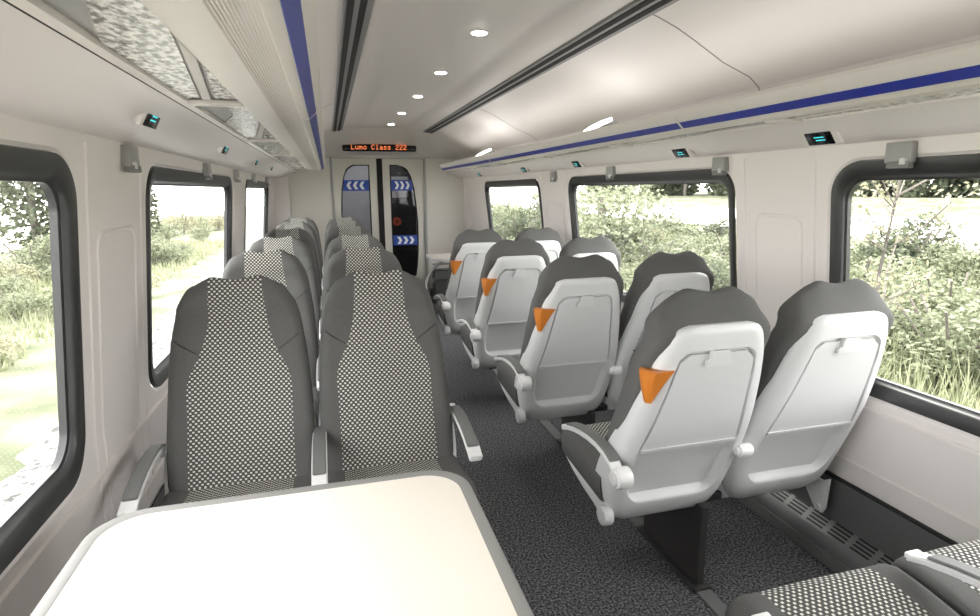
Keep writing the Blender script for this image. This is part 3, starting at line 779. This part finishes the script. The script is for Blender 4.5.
bm = bmesh.new(); loft(bm, [[(x, y, z) for y, z in ((-.05,-.03),(.04,-.03),(.025,.03),(-.035,.03))] for x in (.0, .022)]); obj('plate', bm, 'greyplast', hk, smooth=False)
bm = bmesh.new(); box(bm, (.026, -.0, -.01), (.010, .045, .02), .003); obj('hook', bm, 'strip', hk)

t2 = tag(empty('end_table', (1.35, 5.95, 0)), 'small grey rimmed table on a curved leg near the door', 'table')
bm = bmesh.new(); O2 = outline(-.36, .40, -.26, .26, .08); loft(bm, [[(x, y, z) for x, y in O2] for z in (.665, .69)]); obj('rim', bm, 'greyplast', t2, sharp=40)
bm = bmesh.new(); I2 = outline(-.335, .375, -.235, .235, .06); loft(bm, [[(x, y, z) for x, y in I2] for z in (.684, .6925)]); obj('tabletop', bm, 'endtop', t2, sharp=40)
bm = bmesh.new(); tube(bm, [(-.10, 0, .665), (-.22, 0, .64), (-.32, 0, .56), (-.385, 0, .44), (-.41, 0, .28), (-.415, 0, .0)], .016); obj('leg', bm, 'greyplast', t2)
hb = tag(empty('luggage_stand', (1.45, 6.95, 0)), 'low grey railed stand against the end wall beside the door', 'stand')
bm = bmesh.new(); box(bm, (0, .1, .20), (.44, .22, .40), .01); obj('body', bm, 'skirt', hb, smooth=False)
for z in (.30, .42, .48):
    bm = bmesh.new(); box(bm, (0, -.03, z), (.50, .025, .02), .006); obj('rail', bm, 'strip', hb)

# ------------------------------------------------------------------ outside
def terrain(name, prof, y0, y1, m, jit=0.0, ny=40):
    bm = bmesh.new(); rnd = random.Random(3)
    R = [[(x, y0+(y1-y0)*j/ny, z+rnd.uniform(-jit, jit)) for x, z in prof] for j in range(ny+1)]
    loft(bm, R, False); o = obj(name, bm, m); o['kind'] = 'structure'; return o
G = -1.02
bm = bmesh.new(); rt = random.Random(9); edge = lambda y: lerp(y, [0, 8, 12, 31, 80], [-3.0, -3.0, -3.35, -5.2, -9.5])
loft(bm, [[(x, y, z+rt.uniform(-.025,.025)) for x, z in [(edge(y)+rt.uniform(-.15,.15), G-.10)] + [(edge(y)+(-.6-edge(y))*q/8, G+.03) for q in range(1, 9)] + [(.575, G)]] for y in [-8+.4*j for j in range(220)]], False)
structure(obj('ground_ballast_left', bm, 'ballast'))
terrain('ground_ballast_right', [(.575, G-.05), (1.2, G-.05), (2.4, G-.02), (3.3, G)], -8, 70, 'ballast', .03, 120)
terrain('ground_meadow_right', [(3.2, G-.03), (4.2, G+.2), (6, G+.35), (9, G+.7), (11.5, G+1.25)], -10, 90, 'meadow', .05)
terrain('ground_field_right', [(11.5, G+1.25), (16, G+1.2), (24, G+1.1)], -30, 160, 'field', .0)
terrain('ground_verge_right', [(24, G+1.1), (31, G+1.75), (70, G+1.8)], -40, 200, 'meadow', .05)
terrain('ground_meadow_left', [(-2.0, G-.06), (-6, G+.02), (-9, G-.05), (-13, G)], -10, 100, 'meadow', .04)
terrain('ground_field_left', [(-13, G), (-40, G-.2), (-140, G+.2)], -60, 300, 'field', .0)
for s, xs in (('left', (-2.55, -1.12)), ):
    pass
def leaf_cloud(bm, n, rx, ry, rz, c, size, rnd, shape='round'):
    for _ in range(n):
        while True:
            x, y, z = (rnd.uniform(-1,1) for _ in range(3)); q = x*x+y*y+z*z
            if .25 < q < 1: break
        if shape == 'cone':
            k = (1-z)/2; x *= .15+.95*k; y *= .15+.95*k
        p = Vector((c[0]+x*rx, c[1]+y*ry, c[2]+z*rz))
        a = Vector((rnd.gauss(0,1), rnd.gauss(0,1), rnd.gauss(0,.7))).normalized(); b = a.orthogonal(); b.rotate(Matrix.Rotation(rnd.uniform(0, 6.28), 3, a))
        s = size*rnd.uniform(.6, 1.5)
        vs = [bm.verts.new(p + a*s*u + b*s*.42*v) for u, v in ((-1,0),(-.1,1),(1,0),(-.1,-1))]
        bm.faces.new(vs)
def make_bush(nm, seed, lm, n=2400, size=.030):
    rnd = random.Random(seed); root = empty(nm, (0,0,0)); bm = bmesh.new()
    for k in range(7):
        a = rnd.uniform(0, 6.28); r = rnd.uniform(.1, .5)
        leaf_cloud(bm, n//7, rnd.uniform(.3,.45), rnd.uniform(.3,.45), rnd.uniform(.22,.42), (r*math.cos(a), r*math.sin(a), rnd.uniform(.3,.75)), size, rnd)
    obj('foliage', bm, lm, root, smooth=False)
    bm = bmesh.new()
    for k in range(6):
        a = rnd.uniform(0, 6.28); tube(bm, [(0,0,-.15), (.15*math.cos(a), .15*math.sin(a), .35), (.45*math.cos(a), .45*math.sin(a), .85)], .012, 5)
    obj('stem', bm, 'bark', root); return root
def make_tree(nm, seed, lm, h=6.0, n=2600, shape='round', size=.19):
    rnd = random.Random(seed); root = empty(nm, (0,0,0)); bm = bmesh.new()
    if shape == 'cone': leaf_cloud(bm, n, 1.3, 1.3, h*.46, (0,0,h*.52), size, rnd, 'cone')
    else:
        for k in range(9):
            a = rnd.uniform(0, 6.28); r = rnd.uniform(.3, 1.5)
            leaf_cloud(bm, n//9, rnd.uniform(.9,1.4), rnd.uniform(.9,1.4), rnd.uniform(.8,1.3), (r*math.cos(a), r*math.sin(a), h*rnd.uniform(.16,.85)), size, rnd)
    obj('crown', bm, lm, root, smooth=False)
    bm = bmesh.new(); tube(bm, [(0,0,-.3), (.05,0,h*.3), (-.05,.05,h*.7)], .11, 8); obj('trunk', bm, 'bark', root); return root
protos = [make_bush('shrub', 11, 'leaf'), make_bush('shrub', 12, 'leaf'), make_bush('shrub', 13, 'leafdry', 2000), make_bush('shrub', 14, 'leafdark', 2400)]
used = set()
def put(p, x, y, z, sc, sz, label, cat, group):
    i = id(p)
    if i not in used: used.add(i); o = p
    else: o = copy_tree(p)
    o.location = (x, y, z); o.rotation_euler = (0, 0, rb.uniform(0, 6.28)); o.scale = (sc, sc, sc*sz); tag(o, label, cat, group); return o
rb = random.Random(21)
def gz_r(x): return lerp(x, [3.2, 4.2, 6, 9, 11.5, 16, 26, 34, 50], [G-.03, G+.2, G+.35, G+.7, G+1.25, G+1.2, G+1.1, G+1.75, G+1.8])
lab = {0: 'green leafy shrub', 1: 'green leafy shrub', 2: 'pale dry shrub', 3: 'dark green shrub'}
for j in range(76):
    y = 1.6 + j*.29 + rb.uniform(-.3,.3); x = rb.uniform(4.3, 9.6); k = rb.choice((0,0,1,1,2,3))
    put(protos[k], x, y, gz_r(x), rb.uniform(.85,1.3), rb.uniform(.7,1.0), lab[k] + ' on the bank outside the right windows', 'shrub', lab[k] + 's right of the train')
for j in range(16):
    y = 14 + j*1.3 + rb.uniform(-.5,.5); x = rb.uniform(4.6, 8.5); k = rb.choice((0,1,3))
    put(protos[k], x, y, gz_r(x), rb.uniform(1.1,1.7), rb.uniform(.8,1.1), lab[k] + ' on the bank outside the right windows', 'shrub', lab[k] + 's right of the train')
for j in range(40):
    y = 5 + j*.5 + rb.uniform(-.4,.4); x = rb.uniform(-7.0, -3.7) - .09*max(0, y-8); k = rb.choice((0,1,1,2))
    put(protos[k], x, y, G, rb.uniform(.55,.85), rb.uniform(.7,1.0), lab[k] + ' beside the ballast outside the left windows', 'shrub', lab[k] + 's left of the train')
for j in range(26):
    y = 17 + j*.95 + rb.uniform(-.4,.4); x = rb.uniform(-10.5, -5.6); k = rb.choice((0,0,1,2))
    put(protos[k], x, y, G, rb.uniform(1.0,1.5), rb.uniform(.8,1.05), lab[k] + ' beside the ballast outside the left windows', 'shrub', lab[k] + 's left of the train')
trees = [make_tree('tree', 31, 'leafdark'), make_tree('tree', 32, 'leafdark')]
for j in range(30):
    put(trees[j % 2], rb.uniform(32, 40), 2 + j*2.2 + rb.uniform(-1,1), G+1.0, rb.uniform(1.1,1.7), 1.0, 'dark green tree in the wood beyond the bright field', 'tree', 'trees beyond the right field')
for j in range(34):
    put(trees[j % 2], rb.uniform(-190,-140), 60 + j*12 + rb.uniform(-3,3), G-.5, rb.uniform(.7,1.15), 1.0, 'distant tree in the hedge line beyond the left field', 'tree', 'trees beyond the left field')
con = make_tree('conifer', 41, 'leafdark', 4.6, 1500, 'cone', .11)
for x, y, s in ((-7.2, 23, 1.0), (-8.4, 25, 1.15), (-9.4, 22.5, 1.1), (-8.0, 28.5, .9)):
    put(con, x, y, G, s, 1.0, 'dark conifer among the shrubs outside the left window', 'tree', 'conifers outside the left window')
# saplings in front of the field
sap = empty('sapling', (4.7, 3.85, gz_r(4.7))); rs = random.Random(4)
bm = bmesh.new(); tube(bm, [(0,0,-.2), (.03,.02,.7), (-.02,.05,1.4), (.05,.02,2.3)], .016, 6)
tips = []
for q in range(16):
    z = rs.uniform(.7, 2.2); a = rs.uniform(0, 6.28); L = rs.uniform(.25, .55); e = (L*math.cos(a), L*math.sin(a), z+L*.8); tube(bm, [(0,0,z), (e[0]*.6, e[1]*.6, z+L*.4), e], .006, 5); tips.append(e)
obj('trunk', bm, 'bark', sap)
bm = bmesh.new()
for e in tips: leaf_cloud(bm, 60, .22, .22, .22, e, .022, rs)
obj('crown', bm, 'leafdry', sap, smooth=False); tag(sap, 'thin pale sapling outside the nearest right window', 'tree')
tl = make_tree('young_tree', 52, 'leaf', 3.0, 2600, 'round', .075)
put(tl, 6.3, 12.6, gz_r(6.3), .85, 1.0, 'tall green bushy tree outside the second right window', 'tree', None)
# fallen grey branch on the left bank
# grass
bm = bmesh.new(); rg = random.Random(5)
for _ in range(24000):
    x = 3.3 + 5.7*rg.random()**1.6; y = rg.uniform(.5, 16)
    z = gz_r(x); h = rg.uniform(.15, .75); a = rg.uniform(0, 6.28); dx, dy = math.cos(a)*.012, math.sin(a)*.012; lx, ly = rg.gauss(0,.12)*h*2, rg.gauss(0,.12)*h*2
    v = [bm.verts.new(p) for p in ((x-dx, y-dy, z-.05), (x+dx, y+dy, z-.05), (x+lx, y+ly, z+h))]; bm.faces.new(v)
for _ in range(7000):
    x = rg.uniform(-9, -4.4); y = rg.uniform(4, 30); z = G
    h = rg.uniform(.1, .35); a = rg.uniform(0, 6.28); dx, dy = math.cos(a)*.028, math.sin(a)*.028; lx, ly = rg.gauss(0,.12)*h*2, rg.gauss(0,.12)*h*2
    v = [bm.verts.new(p) for p in ((x-dx, y-dy, z-.05), (x+dx, y+dy, z-.05), (x+lx, y+ly, z+h))]; bm.faces.new(v)
g = obj('grass', bm, 'grassblade', smooth=False); tag(g, 'tall pale grass on the banks outside the windows', 'grass', kind='stuff')

# ------------------------------------------------------------------ light
w = bpy.data.worlds.new('sky'); bpy.context.scene.world = w; w.use_nodes = True
bg = w.node_tree.nodes['Background']; bg.inputs[0].default_value = (1.0, .985, .98, 1); bg.inputs[1].default_value = 3.5
sun = bpy.data.lights.new('sun', 'SUN'); sun.energy = 3.0; sun.angle = math.radians(4); sun.color = (1, .96, .9)
so = bpy.data.objects.new('sun', sun); C.objects.link(so); so.rotation_euler = Vector((0.0, -.62, -.78)).to_track_quat('-Z', 'Y').to_euler()
def area(nm, loc, size, energy, direction, col=(1,.97,.93)):
    l = bpy.data.lights.new(nm, 'AREA'); l.shape = 'RECTANGLE'; l.size, l.size_y = size; l.energy = energy; l.color = col
    o = bpy.data.objects.new(nm, l); C.objects.link(o); o.location = loc; z = -Vector(direction).normalized(); y = Vector((0,1,0)); x = y.cross(z).normalized(); y = z.cross(x)
    o.rotation_euler = Matrix((x, y, z)).transposed().to_euler(); return o
# added fill lights, unseen above the racks, to brighten the curved ceiling
for x, d in ((-.20, (.35,0,1)), (1.36, (-.35,0,1))):
    l = area('ceiling_fill_strip', (x, 1.8, H+.245), (.06, 8.2), 3.6, d)
for y in (2.44, 3.28, 4.12, 5.02, 5.86):
    sp = bpy.data.lights.new('downlight_beam', 'SPOT'); sp.energy = 4; sp.spot_size = math.radians(120); sp.spot_blend = .8; sp.shadow_soft_size = .03; sp.color = (1,.96,.9)
    o = bpy.data.objects.new('downlight_beam', sp); C.objects.link(o); o.location = (.642, y, 2.0)
area('vestibule_lamp', (.6, 8.0, 2.12), (.4, .8), 9, (0,0,-1))
sc = bpy.context.scene
sc.view_settings.view_transform = 'Standard'; sc.view_settings.look = 'None'; sc.view_settings.gamma = 1; sc.view_settings.exposure = 1.35
